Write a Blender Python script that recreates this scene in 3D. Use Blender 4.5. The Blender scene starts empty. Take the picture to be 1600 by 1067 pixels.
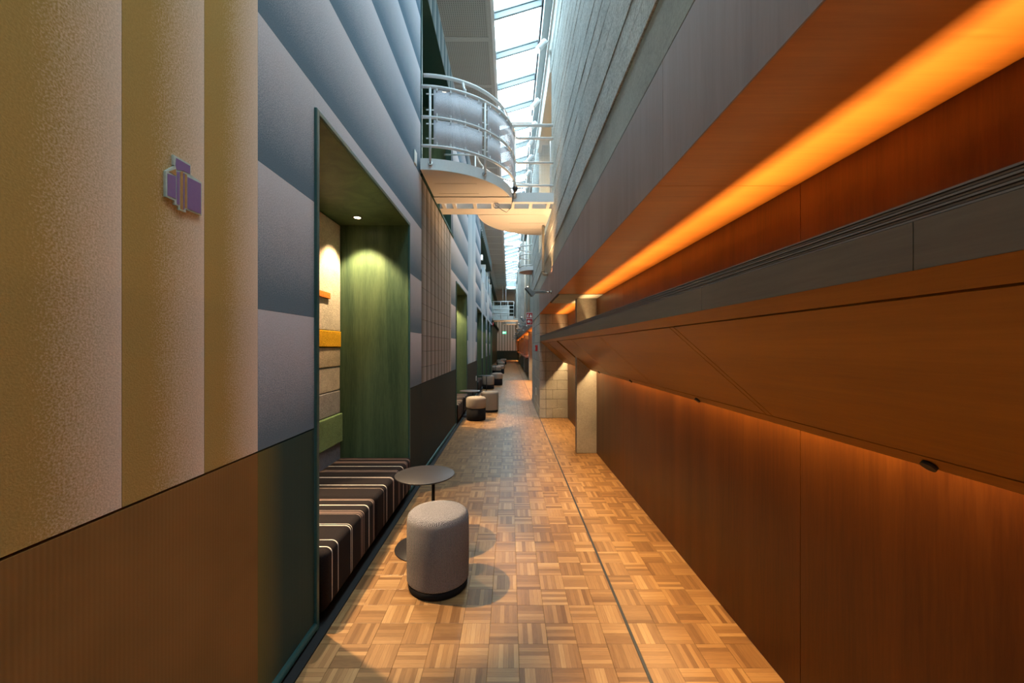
import bpy, bmesh, math, random
from mathutils import Vector, Matrix
random.seed(4)
SC = bpy.context.scene
COL = SC.collection
R = math.radians
F = 611.0; VX = 796.0; VY = 542.0; EYE = 1.45
XW = -0.99          # face of the left wall
XR = 0.61           # face of the upper right wall
XB = 1.19           # timber back wall on the right
ZC = 6.15           # ceiling

# ------------------------------------------------------------------ camera
cam = bpy.data.cameras.new('camera'); camo = bpy.data.objects.new('camera', cam); COL.objects.link(camo)
camo.location = (0, 0, EYE); camo.rotation_euler = (R(90), 0, 0)
cam.sensor_width = 36; cam.lens = 36 * F / 1600
cam.shift_x = (800 - VX) / 1600; cam.shift_y = (VY - 533.5) / 1600
cam.clip_start = 0.02; cam.clip_end = 200
SC.camera = camo

# ------------------------------------------------------------------ look
SC.view_settings.view_transform = 'Standard'
SC.view_settings.look = 'None'
SC.view_settings.gamma = 1
SC.view_settings.use_curve_mapping = False
SC.view_settings.exposure = 0.0
SC.cycles.max_bounces = 8
SC.cycles.diffuse_bounces = 5
SC.cycles.transparent_max_bounces = 16
SC.cycles.sample_clamp_indirect = 6
SC.cycles.use_denoising = True

# ------------------------------------------------------------------ world: bright thin overcast
W = bpy.data.worlds.new('overcast_sky'); SC.world = W; W.use_nodes = True
nt = W.node_tree; nt.nodes.clear()
wo = nt.nodes.new('ShaderNodeOutputWorld'); bg = nt.nodes.new('ShaderNodeBackground')
tc = nt.nodes.new('ShaderNodeTexCoord'); ns = nt.nodes.new('ShaderNodeTexNoise')
ns.inputs['Scale'].default_value = 2.2; ns.inputs['Detail'].default_value = 5
rp = nt.nodes.new('ShaderNodeValToRGB')
rp.color_ramp.elements[0].position = .35; rp.color_ramp.elements[0].color = (.46, .70, .90, 1)
rp.color_ramp.elements[1].position = .60; rp.color_ramp.elements[1].color = (.84, .94, 1, 1)
nt.links.new(tc.outputs['Generated'], ns.inputs['Vector']); nt.links.new(ns.outputs['Fac'], rp.inputs['Fac'])
nt.links.new(rp.outputs['Color'], bg.inputs['Color']); nt.links.new(bg.outputs[0], wo.inputs[0])
SKY = 17.0
bg.inputs['Strength'].default_value = SKY

def lamp(name, kind, loc, energy, col, target=None, **kw):
    l = bpy.data.lights.new(name, kind); o = bpy.data.objects.new(name, l); COL.objects.link(o)
    o.location = loc; l.energy = energy; l.color = col
    for k, v in kw.items(): setattr(l, k, v)
    if target is not None:
        d = Vector(target) - Vector(loc); o.rotation_euler = d.to_track_quat('-Z', 'Y').to_euler()
    return o
# portal guiding the sky light through the skylight opening
pl = lamp('skylight_portal', 'AREA', (0.12, 14.5, 6.62), 1, (1, 1, 1), shape='RECTANGLE', size=0.86, size_y=36.0)
pl.data.cycles.is_portal = True
WARM = (1.0, .62, .26); WARM2 = (1.0, .69, .37); WARM3 = (1.0, .52, .20)
def strip(name, x, z, y0, y1, w_per_m, rx, spr=60):
    """Linear lamp lying along Y; rx = direction angle from straight down (0) turning towards -X."""
    L = y1 - y0
    o = lamp(name, 'AREA', (x, (y0 + y1) / 2, z), w_per_m * L, WARM, shape='RECTANGLE', size=.014, size_y=L, spread=R(spr))
    o.rotation_euler = (0, R(rx), 0)
    return o
UP_W, DN_W = 4.8, 9.5
for a, b in ((-2.9, 5.32), (5.48, 7.96)):
    strip('soffit_fill_strip', 1.13, 1.70, a, b, .7, 130, 175)  # added weak fill that lifts the soffit, not a real LED run
    strip('led_strip_up', 1.137, 1.60, a, b, UP_W, 160)
    strip('led_strip_down', 1.165, 1.20, a, b, DN_W, 22, 110)
for a, b in ((10.7, 16.9), (17.5, 22.6), (23.3, 28.6), (29.3, 34.2), (34.8, 42.6)):
    strip('led_strip_up', 1.145, 1.62, a, b, 5, 168)
    strip('led_strip_down', 1.165, 1.20, a, b, 9, 22)

# ------------------------------------------------------------------ material helpers
def s2l(c):
    return tuple(((v / 255) / 12.92 if v / 255 <= .04045 else ((v / 255 + .055) / 1.055) ** 2.4) for v in c)
class NT:
    def __init__(s, name):
        s.m = bpy.data.materials.new(name); s.m.use_nodes = True; s.t = s.m.node_tree
        s.b = s.t.nodes['Principled BSDF']; s.out = s.t.nodes['Material Output']
    def n(s, typ, **kw):
        n = s.t.nodes.new('ShaderNode' + typ)
        for k, v in kw.items(): setattr(n, k, v)
        return n
    def l(s, a, b): s.t.links.new(a, b)
    def put(s, sock, v):
        if hasattr(v, 'is_linked') or hasattr(v, 'links'): s.l(v, sock)
        else: sock.default_value = v
    def math(s, op, a, b=0.0, c=0.0):
        n = s.n('Math', operation=op)
        for i, v in enumerate((a, b, c)):
            s.put(n.inputs[i], v)
        return n.outputs[0]
    def pos(s, obj=False):
        v = s.n('TexCoord').outputs['Object'] if obj else s.n('NewGeometry').outputs['Position']
        x = s.n('SeparateXYZ'); s.l(v, x.inputs[0]); return v, x.outputs
    def mapv(s, v, sc):
        m = s.n('Mapping'); s.l(v, m.inputs[0]); m.inputs['Scale'].default_value = sc; return m.outputs[0]
    def noise(s, v, scale, detail=3, rough=.6, dist=0):
        n = s.n('TexNoise'); s.l(v, n.inputs['Vector'])
        n.inputs['Scale'].default_value = scale; n.inputs['Detail'].default_value = detail
        n.inputs['Roughness'].default_value = rough; n.inputs['Distortion'].default_value = dist
        return n.outputs['Fac']
    def ramp(s, f, stops, interp='LINEAR'):
        r = s.n('ValToRGB'); s.put(r.inputs[0], f); e = r.color_ramp.elements
        r.color_ramp.interpolation = interp
        e[0].position, e[0].color = stops[0][0], (*stops[0][1], 1)
        e[1].position, e[1].color = stops[1][0], (*stops[1][1], 1)
        for p, c in stops[2:]:
            q = e.new(p); q.color = (*c, 1)
        return r.outputs[0]
    def mix(s, f, a, b, blend='MIX'):
        n = s.n('MixRGB', blend_type=blend); s.put(n.inputs[0], f)
        for i, v in ((1, a), (2, b)):
            if isinstance(v, tuple): n.inputs[i].default_value = (*v, 1)
            else: s.l(v, n.inputs[i])
        return n.outputs[0]
    def bump(s, h, strength=.3, dist=.002):
        b = s.n('Bump'); b.inputs['Strength'].default_value = strength; b.inputs['Distance'].default_value = dist
        s.l(h, b.inputs['Height']); s.l(b.outputs[0], s.b.inputs['Normal'])
    def fin(s, col=None, rough=.6, metal=0, spec=None):
        if col is not None:
            if isinstance(col, tuple): s.b.inputs['Base Color'].default_value = (*col, 1)
            else: s.l(col, s.b.inputs['Base Color'])
        s.put(s.b.inputs['Roughness'], rough); s.b.inputs['Metallic'].default_value = metal
        if spec is not None: s.b.inputs['Specular IOR Level'].default_value = spec
        return s.m
def plain(name, c, rough=.5, metal=0, bump=0, scale=60, spec=None, var=.12):
    t = NT(name); v, x = t.pos(True); f = t.noise(v, scale, 4)
    col = t.ramp(f, [(.3, tuple(k * (1 - var) for k in c)), (.7, tuple(min(1, k * (1 + var)) for k in c))])
    if bump: t.bump(f, bump, .002)
    return t.fin(col, rough, metal, spec)
def wood(name, dark, light, grain='Z', rough=.35, scale=1.0, spec=.5, streak=26):
    t = NT(name); v, x = t.pos()
    sc = {'X': (.5, 9, 9), 'Y': (9, .5, 9), 'Z': (9, 9, .5)}[grain]
    mv = t.mapv(v, tuple(k * scale for k in sc))
    a = t.noise(mv, .5, 4, .55, .9); b = t.noise(mv, streak / 3, 4, .7)
    c = t.noise(v, .8, 2)
    f = t.math('ADD', t.math('MULTIPLY', a, .6), t.math('MULTIPLY', b, .4))
    f = t.math('ADD', t.math('MULTIPLY', f, .75), t.math('MULTIPLY', c, .25))
    col = t.ramp(f, [(.38, dark), (.62, light)])
    t.bump(b, .06, .001)
    return t.fin(col, t.math('ADD', t.math('MULTIPLY', b, .12), rough - .06), 0, spec)
def gradient_felt(name, axis, origin, period, dark, light, fibre=210, lo=.12, hi=.95, noise_amt=.55):
    """Woven wall covering: each strip runs from dark to light, the change made by speckled yarn."""
    t = NT(name); v, x = t.pos()
    q = t.math('FRACT', t.math('DIVIDE', t.math('SUBTRACT', x[axis], origin), period))
    n1 = t.noise(v, fibre, 2, .5); n2 = t.noise(v, 14, 2)
    n = t.math('ADD', t.math('MULTIPLY', t.math('SUBTRACT', n1, .5), noise_amt * 1.6), t.math('MULTIPLY', t.math('SUBTRACT', n2, .5), .10))
    # speckle fades out at both ends of the strip
    env = t.math('MULTIPLY', t.math('MULTIPLY', q, t.math('SUBTRACT', 1.0, q)), 4)
    q2 = t.math('ADD', q, t.math('MULTIPLY', n, env))
    mid = tuple((a + b) / 2 for a, b in zip(dark, light))
    col = t.ramp(q2, [(lo, dark), (hi, light), ((lo + hi) / 2, mid)])
    col = t.mix(.25, col, t.ramp(n1, [(.3, (.35, .35, .35)), (.7, (1, 1, 1))]), 'MULTIPLY')
    t.bump(n1, .35, .002)
    return t.fin(col, .95, 0, .1)

M = {}
WOOD_D, WOOD_L = (.072, .0185, .0026), (.158, .047, .0065)
M['wood_wall'] = wood('stained_plywood_wall', WOOD_D, WOOD_L, 'Z', .36, 1, .3)
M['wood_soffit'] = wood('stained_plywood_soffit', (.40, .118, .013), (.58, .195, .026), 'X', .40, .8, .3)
M['wood_flap'] = wood('stained_plywood_flap', (.28, .112, .014), (.42, .185, .027), 'Y', .42, .8, .25)
M['wood_fascia'] = wood('grey_stained_plywood', (.235, .158, .142), (.325, .235, .215), 'Z', .55, 1, .3)
M['wood_nose'] = wood('worn_grey_plywood', (.14, .10, .070), (.22, .165, .12), 'Y', .5, 1, .35)
M['ply_edge'] = wood('plywood_edge', (.18, .15, .14), (.28, .24, .22), 'Y', .55, 1, .3)
M['green_wood'] = wood('green_stained_ash', (.022, .056, .032), (.095, .150, .078), 'Z', .45, 1.3, .4, 40)
M['dark_green'] = plain('dark_green_boards', (.006, .045, .034), .6)
M['teal'] = plain('teal_lacquer', (.022, .085, .082), .4)
M['kick'] = plain('black_kick', (.006, .006, .006), .7)
M['bar_steel'] = plain('grey_glazing_bar_paint', (.17, .20, .21), .5, var=.04)
M['curb'] = plain('pale_grey_curb_paint', (.40, .45, .46), .5, var=.04)
M['dark_joint'] = plain('floor_joint_strip', (.02, .022, .025), .5)
M['white_steel'] = plain('white_painted_steel', (.74, .74, .74), .35, var=.03)
M['white_paint'] = plain('white_paint', (.66, .64, .60), .6, var=.04)
M['black_metal'] = plain('black_powder_coat', (.022, .020, .024), .45, 0, .05, 300)
M['black_fabric'] = plain('black_fabric', (.010, .009, .010), .9, 0, .3, 400, .2)
M['grey_metal'] = plain('grey_cast_metal', (.22, .25, .27), .4, .3)
M['chrome'] = plain('chrome', (.7, .7, .7), .15, 1)
M['red'] = plain('red_plastic', (.45, .015, .02), .4)
M['white_plastic'] = plain('white_plastic', (.75, .75, .73), .4, var=.02)
M['beige_pipe'] = plain('painted_pipe', (.62, .58, .50), .45)
FELT_L = (.66, .655, .72); FELT_D = (.145, .215, .285)
M['felt_blue'] = gradient_felt('blue_wall_textile', 2, 1.60, .585, FELT_D, FELT_L)
M['felt_ochre'] = gradient_felt('ochre_wall_textile', 1, 1.539, .27, (.46, .31, .10), (.82, .66, .54), lo=.34, hi=1.0)
M['felt_stripe'] = gradient_felt('grey_striped_textile', 1, 4.40, .248, (.185, .180, .160), (.44, .425, .42), noise_amt=.3)
M['felt_pale'] = gradient_felt('pale_blue_textile', 1, 9.3, 1.05, (.45, .54, .62), (.62, .67, .72), noise_amt=.3)
M['felt_header'] = gradient_felt('header_textile', 1, 4.40, .30, (.12, .20, .24), (.45, .52, .56), noise_amt=.3)
M['felt_end'] = gradient_felt('end_wall_textile', 0, -1.5, .30, (.22, .21, .17), (.70, .64, .62), noise_amt=.1)
def dado(name, c0, c1, y0=None, y1=None):
    t = NT(name); v, x = t.pos()
    w = t.math('SINE', t.math('MULTIPLY', x[1], 2 * math.pi / .012))
    if y0 is None: col = t.ramp(t.noise(v, 3, 2), [(.3, c0), (.7, c1)])
    else:
        f = t.math('DIVIDE', t.math('SUBTRACT', x[1], y0), y1 - y0)
        col = t.ramp(f, [(0, c0), (1, c1)])
    col = t.mix(.15, col, t.ramp(t.math('ADD', t.math('MULTIPLY', w, .5), .5), [(0, (.45, .45, .45)), (1, (1, 1, 1))]), 'MULTIPLY')
    t.bump(w, .12, .001)
    return t.fin(col, .75, 0, .25)
M['dado_ochre'] = dado('brown_ochre_dado', (.24, .125, .035), (.30, .155, .046))
M['dado_edge'] = dado('olive_to_green_dado', (.16, .14, .045), (.026, .060, .052), 1.545, 1.72)
M['dado_dark'] = dado('dark_green_dado', (.018, .033, .030), (.024, .034, .028))

def concrete(name, c, rough_relief=.5, pore=120, speck=.12):
    t = NT(name); v, x = t.pos()
    a = t.noise(v, 2.2, 5, .65); b = t.noise(v, pore, 3, .7); h = t.noise(t.mapv(v, (1, .5, 1)), 30, 4, .7)
    col = t.ramp(t.math('ADD', t.math('MULTIPLY', a, .6), t.math('MULTIPLY', b, .4)),
                 [(.34, tuple(k * .74 for k in c)), (.66, tuple(k * 1.18 for k in c))])
    sp_ = t.noise(v, 65, 2, .8); col = t.mix(speck, col, t.ramp(sp_, [(.36, (.35, .35, .34)), (.60, (1, 1, 1))]), 'MULTIPLY')
    t.bump(t.math('ADD', b, t.math('MULTIPLY', h, .6)), rough_relief, .004)
    return t.fin(col, .88, 0, .2)
M['conc_rough'] = concrete('rough_concrete', (.57, .59, .56), .9, 90, .60)
M['conc_smooth'] = concrete('smooth_concrete', (.40, .42, .385), .25, 60)
M['conc_column'] = concrete('column_concrete', (.44, .42, .39), .12, 60)
M['block'] = concrete('concrete_block', (.48, .48, .46), .35, 70)
M['mortar'] = concrete('mortar', (.16, .16, .15), .3, 70)

# parquet: basket weave of six-finger blocks
PS = .1437; PX0 = -.100; PY0 = 1.766
def parquet():
    t = NT('oak_mosaic_parquet'); v, x = t.pos()
    u = t.math('DIVIDE', t.math('SUBTRACT', x[0], PX0), PS); w = t.math('DIVIDE', t.math('SUBTRACT', x[1], PY0), PS)
    i = t.math('FLOOR', u); j = t.math('FLOOR', w); fu = t.math('FRACT', u); fw = t.math('FRACT', w)
    par = t.math('FLOORED_MODULO', t.math('ADD', i, j), 2.0)      # 0: fingers run along Y
    q = t.math('ADD', t.math('MULTIPLY', fu, t.math('SUBTRACT', 1.0, par)), t.math('MULTIPLY', fw, par))
    k = t.math('FLOOR', t.math('MULTIPLY', q, 6.0)); fk = t.math('FRACT', t.math('MULTIPLY', q, 6.0))
    cv = t.n('CombineXYZ'); t.l(i, cv.inputs[0]); t.l(j, cv.inputs[1]); t.l(k, cv.inputs[2])
    wn = t.n('TexWhiteNoise', noise_dimensions='3D'); t.l(cv.outputs[0], wn.inputs['Vector'])
    cb = t.n('CombineXYZ'); t.l(i, cb.inputs[0]); t.l(j, cb.inputs[1]); cb.inputs[2].default_value = 9.5
    wb = t.n('TexWhiteNoise', noise_dimensions='3D'); t.l(cb.outputs[0], wb.inputs['Vector'])
    # grain along the finger
    al = t.math('ADD', t.math('MULTIPLY', x[1], t.math('SUBTRACT', 1.0, par)), t.math('MULTIPLY', x[0], par))
    ac = t.math('ADD', t.math('MULTIPLY', x[0], t.math('SUBTRACT', 1.0, par)), t.math('MULTIPLY', x[1], par))
    gv = t.n('CombineXYZ'); t.l(t.math('MULTIPLY', al, 14), gv.inputs[0]); t.l(t.math('MULTIPLY', ac, 170), gv.inputs[1])
    t.l(t.math('MULTIPLY', wn.outputs['Value'], 37.0), gv.inputs[2])
    g = t.noise(gv.outputs[0], 1.0, 4, .65, .6)
    f = t.math('ADD', t.math('ADD', t.math('MULTIPLY', wn.outputs['Value'], .46), t.math('MULTIPLY', wb.outputs['Value'], .14)), t.math('MULTIPLY', g, .42))
    col = t.ramp(f, [(.22, (.155, .072, .026)), (.92, (.49, .315, .145)), (.52, (.29, .150, .058)), (.72, (.385, .218, .090))])
    seam = t.math('MINIMUM', fk, t.math('SUBTRACT', 1.0, fk))
    col = t.mix(t.math('LESS_THAN', seam, .022), col, (.16, .08, .03))
    t.bump(g, .08, .0008)
    return t.fin(col, t.math('ADD', .30, t.math('MULTIPLY', g, .16)), 0, .45)
M['parquet'] = parquet()
M['subfloor'] = plain('floor_joint', (.16, .085, .035), .7)

def perforated(name):
    """Sheet steel with real see-through holes every 14 mm (UV in metres)."""
    t = NT(name); uv = t.n('TexCoord').outputs['UV']; x = t.n('SeparateXYZ'); t.l(uv, x.inputs[0])
    a = t.math('SUBTRACT', t.math('FRACT', t.math('DIVIDE', x.outputs[0], .015)), .5)
    b = t.math('SUBTRACT', t.math('FRACT', t.math('DIVIDE', x.outputs[1], .015)), .5)
    d = t.math('SQRT', t.math('ADD', t.math('MULTIPLY', a, a), t.math('MULTIPLY', b, b)))
    hole = t.math('LESS_THAN', d, .24)
    tr = t.n('BsdfTransparent'); mx = t.n('MixShader'); t.l(hole, mx.inputs[0]); t.l(t.b.outputs[0], mx.inputs[1]); t.l(tr.outputs[0], mx.inputs[2])
    t.l(mx.outputs[0], t.out.inputs[0])
    return t.fin((.76, .74, .79), .85, 0, .05)
M['perf'] = perforated('perforated_steel')
def wiremesh(name):
    t = NT(name); uv = t.n('TexCoord').outputs['UV']; x = t.n('SeparateXYZ'); t.l(uv, x.inputs[0])
    a = t.math('FRACT', t.math('DIVIDE', x.outputs[0], .02)); b = t.math('FRACT', t.math('DIVIDE', x.outputs[1], .02))
    hole = t.math('MULTIPLY', t.math('GREATER_THAN', a, .2), t.math('GREATER_THAN', b, .2))
    tr = t.n('BsdfTransparent'); mx = t.n('MixShader'); t.l(hole, mx.inputs[0]); t.l(t.b.outputs[0], mx.inputs[1]); t.l(tr.outputs[0], mx.inputs[2])
    t.l(mx.outputs[0], t.out.inputs[0])
    return t.fin((.7, .7, .7), .5)
M['mesh'] = wiremesh('white_wire_mesh')
def ceilperf():
    t = NT('perforated_ceiling_panel'); v, x = t.pos()
    a = t.math('SUBTRACT', t.math('FRACT', t.math('DIVIDE', x[0], .03)), .5); b = t.math('SUBTRACT', t.math('FRACT', t.math('DIVIDE', x[1], .03)), .5)
    d = t.math('SQRT', t.math('ADD', t.math('MULTIPLY', a, a), t.math('MULTIPLY', b, b)))
    col = t.mix(t.math('LESS_THAN', d, .24), (.36, .35, .32), (.10, .10, .095))
    return t.fin(col, .6)
M['ceil_perf'] = ceilperf()
M['ceil_frame'] = plain('ceiling_frame', (.42, .41, .38), .55)
def glass():
    t = NT('skylight_glass'); tr = t.n('BsdfTransparent'); tr.inputs[0].default_value = (.90, .97, .98, 1)
    gl = t.n('BsdfGlossy'); gl.inputs['Roughness'].default_value = .03
    mx = t.n('MixShader'); mx.inputs[0].default_value = .04; t.l(tr.outputs[0], mx.inputs[1]); t.l(gl.outputs[0], mx.inputs[2]); t.l(mx.outputs[0], t.out.inputs[0])
    return t.m
M['glass'] = glass()
def emit(name, c, s):
    t = NT(name); t.fin((0, 0, 0)); t.b.inputs['Emission Color'].default_value = (*c, 1); t.b.inputs['Emission Strength'].default_value = s; return t.m
M['lens'] = emit('lit_lamp_lens', (1, .80, .55), 9)
M['exit_green'] = emit('exit_sign_green', (.10, .85, .45), 1.4)
M['exit_white'] = emit('exit_sign_white', (.9, 1, .95), 1.6)

def tweed(name, a, b, sc=260):
    t = NT(name); tcn = t.n('TexCoord'); x = t.n('SeparateXYZ'); t.l(tcn.outputs['UV'], x.inputs[0])
    p = .0115
    cu = t.math('DIVIDE', x.outputs[0], p); cv = t.math('DIVIDE', x.outputs[1], p)
    zig = t.math('PINGPONG', cu, 1.0)
    w = t.math('FRACT', t.math('ADD', t.math('MULTIPLY', zig, .9), t.math('MULTIPLY', cv, 1.6)))
    f = t.math('MULTIPLY', t.math('GREATER_THAN', w, .5), 1.0)
    n = t.noise(tcn.outputs['Object'], sc, 2, .6)
    f2 = t.math('ADD', t.math('MULTIPLY', f, .62), t.math('MULTIPLY', n, .38))
    col = t.ramp(f2, [(.18, a), (.85, b)])
    t.bump(f2, .5, .002)
    return t.fin(col, .95, 0, .1)
M['tweed_grey'] = tweed('grey_herringbone_tweed', (.016, .015, .017), (.40, .37, .38))
M['tweed_beige'] = tweed('beige_tweed', (.17, .14, .115), (.50, .42, .35))

# bench stripes: position along the bench (local Y, zero at its near end)
def bench_stripes():
    t = NT('black_striped_upholstery'); v, x = t.pos(True); y = x[1]
    col = None
    base = t.ramp(t.noise(v, 300, 2), [(.3, (.007, .005, .006)), (.7, (.019, .014, .014))])
    col = base
    S = [(.066, .008, 'w'), (.14, .007, 'w'), (.315, .007, 'w'), (.335, .005, 'w'), (.475, .004, 'n'), (.50, .030, 'g'), (.53, .005, 'n'),
         (.616, .011, 'w'), (.70, .006, 'n'), (.72, .028, 'g'), (.75, .005, 'n'), (.93, .006, 'n'), (1.00, .010, 'w'), (1.165, .008, 'n'), (1.18, .010, 'w'),
         (1.33, .030, 'g'), (1.36, .006, 'n'), (1.475, .012, 'w'), (1.60, .06, 'g'), (1.70, .03, 'g')]
    C = {'w': (.62, .55, .48), 'n': (.33, .24, .20), 'g': (.115, .078, .066)}
    for c, w, k in S:
        d = t.math('LESS_THAN', t.math('ABSOLUTE', t.math('SUBTRACT', y, c)), w / 2)
        col = t.mix(d, col, C[k])
    t.bump(t.noise(v, 420, 2), .25, .001)
    return t.fin(col, .9, 0, .15)
M['bench'] = bench_stripes()
def carpet(name, c, relief=.9):
    t = NT(name); v, x = t.pos(); n = t.noise(v, 75, 4, .75); m = t.noise(v, 7, 2)
    col = t.ramp(t.math('ADD', t.math('MULTIPLY', n, .7), t.math('MULTIPLY', m, .3)), [(.32, tuple(k * .62 for k in c)), (.62, tuple(min(1, k * 1.15) for k in c))])
    t.bump(n, relief, .01)
    return t.fin(col, 1, 0, .05)
M['car_cream'] = carpet('cream_wool', (.62, .56, .46)); M['car_yellow'] = carpet('yellow_wool', (.75, .42, .03))
M['car_beige'] = carpet('beige_wool', (.52, .44, .32)); M['car_grey'] = carpet('grey_wool', (.40, .40, .41))
M['car_green'] = carpet('green_wool', (.22, .34, .17)); M['car_blue'] = carpet('blue_grey_wool', (.30, .33, .38)); M['car_orange'] = carpet('orange_wool', (.62, .22, .04))

# ------------------------------------------------------------------ geometry helpers
class MB:
    def __init__(s): s.v = []; s.f = []; s.uv = {}; s.sm = []
    def add(s, vs, fs, smooth=False, uvs=None):
        o = len(s.v); s.v += [tuple(v) for v in vs]
        for k, f in enumerate(fs):
            s.f.append(tuple(i + o for i in f)); s.sm.append(smooth)
            if uvs: s.uv[len(s.f) - 1] = [uvs[i] for i in f]
        return s
    def box(s, x0, x1, y0, y1, z0, z1):
        vs = [(x, y, z) for z in (z0, z1) for y in (y0, y1) for x in (x0, x1)]
        return s.add(vs, [(0, 2, 3, 1), (4, 5, 7, 6), (0, 1, 5, 4), (2, 6, 7, 3), (0, 4, 6, 2), (1, 3, 7, 5)])
    def prism(s, poly, axis, a, b, smooth=False):
        """poly: 2D points; axis: extrusion axis; the points are the other two axes in order (x,y,z without axis)."""
        def p(q, t):
            q = list(q); q.insert('xyz'.index(axis), t); return tuple(q)
        n = len(poly); vs = [p(q, a) for q in poly] + [p(q, b) for q in poly]
        fs = [tuple(range(n)), tuple(range(2 * n - 1, n - 1, -1))]
        s.add(vs, fs); o = len(s.v) - 2 * n
        for i in range(n):
            j = (i + 1) % n; s.f.append((o + i, o + n + i, o + n + j, o + j)); s.sm.append(smooth)
        return s
    def tube(s, pts, r, n=10, caps=True, smooth=True):
        pts = [Vector(p) for p in pts]; rings = []
        up = None
        for i, p in enumerate(pts):
            d = (pts[min(i + 1, len(pts) - 1)] - pts[max(i - 1, 0)]).normalized()
            if up is None:
                up = Vector((0, 0, 1)) if abs(d.z) < .9 else Vector((1, 0, 0))
            a = d.cross(up).normalized(); b = a.cross(d).normalized(); up = b
            rr = r[i] if isinstance(r, (list, tuple)) else r
            rings.append([p + (a * math.cos(2 * math.pi * k / n) + b * math.sin(2 * math.pi * k / n)) * rr for k in range(n)])
        vs = [v for ring in rings for v in ring]; fs = []
        for i in range(len(pts) - 1):
            for k in range(n):
                fs.append((i * n + k, i * n + (k + 1) % n, (i + 1) * n + (k + 1) % n, (i + 1) * n + k))
        s.add(vs, fs, smooth)
        if caps:
            o = len(s.v) - len(vs)
            s.f.append(tuple(o + k for k in range(n - 1, -1, -1))); s.sm.append(False)
            s.f.append(tuple(o + (len(pts) - 1) * n + k for k in range(n))); s.sm.append(False)
        return s
    def lathe(s, prof, c=(0, 0, 0), n=40, uv=False):
        """prof: (r, z) from bottom to top, closed on the axis if r is 0."""
        vs = []; uvs = []; arc = 0
        for i, (r, z) in enumerate(prof):
            if i: arc += math.hypot(r - prof[i - 1][0], z - prof[i - 1][1])
            for k in range(n + 1):
                a = 2 * math.pi * k / n; vs.append((c[0] + r * math.cos(a), c[1] + r * math.sin(a), c[2] + z))
                uvs.append((r * math.cos(a), r * math.sin(a)) if (z > prof[-1][1] - .018 and z > .3) else (a * .185, arc))
        fs = []
        for i in range(len(prof) - 1):
            for k in range(n): fs.append((i * (n + 1) + k, i * (n + 1) + k + 1, (i + 1) * (n + 1) + k + 1, (i + 1) * (n + 1) + k))
        return s.add(vs, fs, True, uvs)
    def mesh(s, name, m):
        me = bpy.data.meshes.new(name); me.from_pydata(s.v, [], s.f); me.materials.append(m)
        me.polygons.foreach_set('use_smooth', s.sm)
        if s.uv:
            l = me.uv_layers.new(name='UVMap')
            for p in me.polygons:
                if p.index in s.uv:
                    for li, q in zip(p.loop_indices, s.uv[p.index]): l.data[li].uv = q
        bm = bmesh.new(); bm.from_mesh(me)
        if not s.uv or True: bmesh.ops.remove_doubles(bm, verts=bm.verts, dist=1e-6)
        bmesh.ops.recalc_face_normals(bm, faces=bm.faces); bm.to_mesh(me); bm.free(); me.update()
        return me
    def build(s, name, m, parent=None, bevel=0, seg=2):
        o = bpy.data.objects.new(name, s.mesh(name, m)); COL.objects.link(o)
        if parent:
            o.parent = parent; o.matrix_parent_inverse = Matrix()
            if parent.location.length: o.data.transform(Matrix.Translation(-parent.matrix_basis.translation))
        if bevel:
            b = o.modifiers.new('bevel', 'BEVEL'); b.width = bevel; b.segments = seg; b.limit_method = 'ANGLE'; b.angle_limit = R(35)
            b.harden_normals = False
        return o
def tag(o, label=None, cat=None, group=None, kind=None):
    for k, v in (('label', label), ('category', cat), ('group', group), ('kind', kind)):
        if v: o[k] = v
    return o
def empty(name, loc, label, cat, group=None, kind=None):
    o = bpy.data.objects.new(name, None); COL.objects.link(o); o.location = loc; o.empty_display_size = .1
    return tag(o, label, cat, group, kind)
def structure(name, mb, m, label=None, cat=None, parent=None, bevel=0):
    o = mb.build(name, m, parent, bevel)
    if not parent: tag(o, label, cat, None, 'structure')
    return o
def copy_tree(o, parent=None):
    c = o.copy(); COL.objects.link(c); c.parent = parent
    for ch in list(o.children): copy_tree(ch, c)
    return c
def box(*a): return MB().box(*a)

Y0 = -3.0; YE = 43.0
# ================================================================== FLOOR
fl = structure('floor', box(-1.9, 1.5, Y0, YE + .3, -.12, -.008), M['subfloor'], 'oak basket weave parquet floor of the long corridor', 'floor')
XL_F, XS0, XS1 = -.928, .607, .622
def block_rects(y0, y1):
    j0 = math.floor((y0 - PY0) / PS); out = []
    j = j0
    while PY0 + j * PS < y1:
        i = math.floor((XL_F - PX0) / PS)
        while PX0 + i * PS < XB:
            a, b = PX0 + i * PS, PX0 + (i + 1) * PS
            for lo, hi in ((XL_F, XS0), (XS1, XB)):
                p, q = max(a, lo), min(b, hi)
                if q - p > .012: out.append((p, q, PY0 + j * PS, PY0 + (j + 1) * PS))
            i += 1
        j += 1
    return out
def add_block(mb, r, g=.0004, c=.0010, z0=-.0078, z1=0):
    x0, x1, y0, y1 = r[0] + g, r[1] - g, r[2] + g, r[3] - g
    vs = [(x0, y0, z0), (x1, y0, z0), (x1, y1, z0), (x0, y1, z0), (x0, y0, z1 - c * .6), (x1, y0, z1 - c * .6), (x1, y1, z1 - c * .6), (x0, y1, z1 - c * .6),
          (x0 + c, y0 + c, z1), (x1 - c, y0 + c, z1), (x1 - c, y1 - c, z1), (x0 + c, y1 - c, z1)]
    fs = [(8, 9, 10, 11)] + [(k, (k + 1) % 4, 4 + (k + 1) % 4, 4 + k) for k in range(4)] + [(4 + k, 4 + (k + 1) % 4, 8 + (k + 1) % 4, 8 + k) for k in range(4)]
    mb.add(vs, fs)
near = block_rects(1.62, 4.3)
near = [r for r in near if not (r[0] < -.0 and False)][:296]
ymax = max(r[3] for r in near)
near = [r for r in near if r[3] < ymax + .001]
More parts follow.
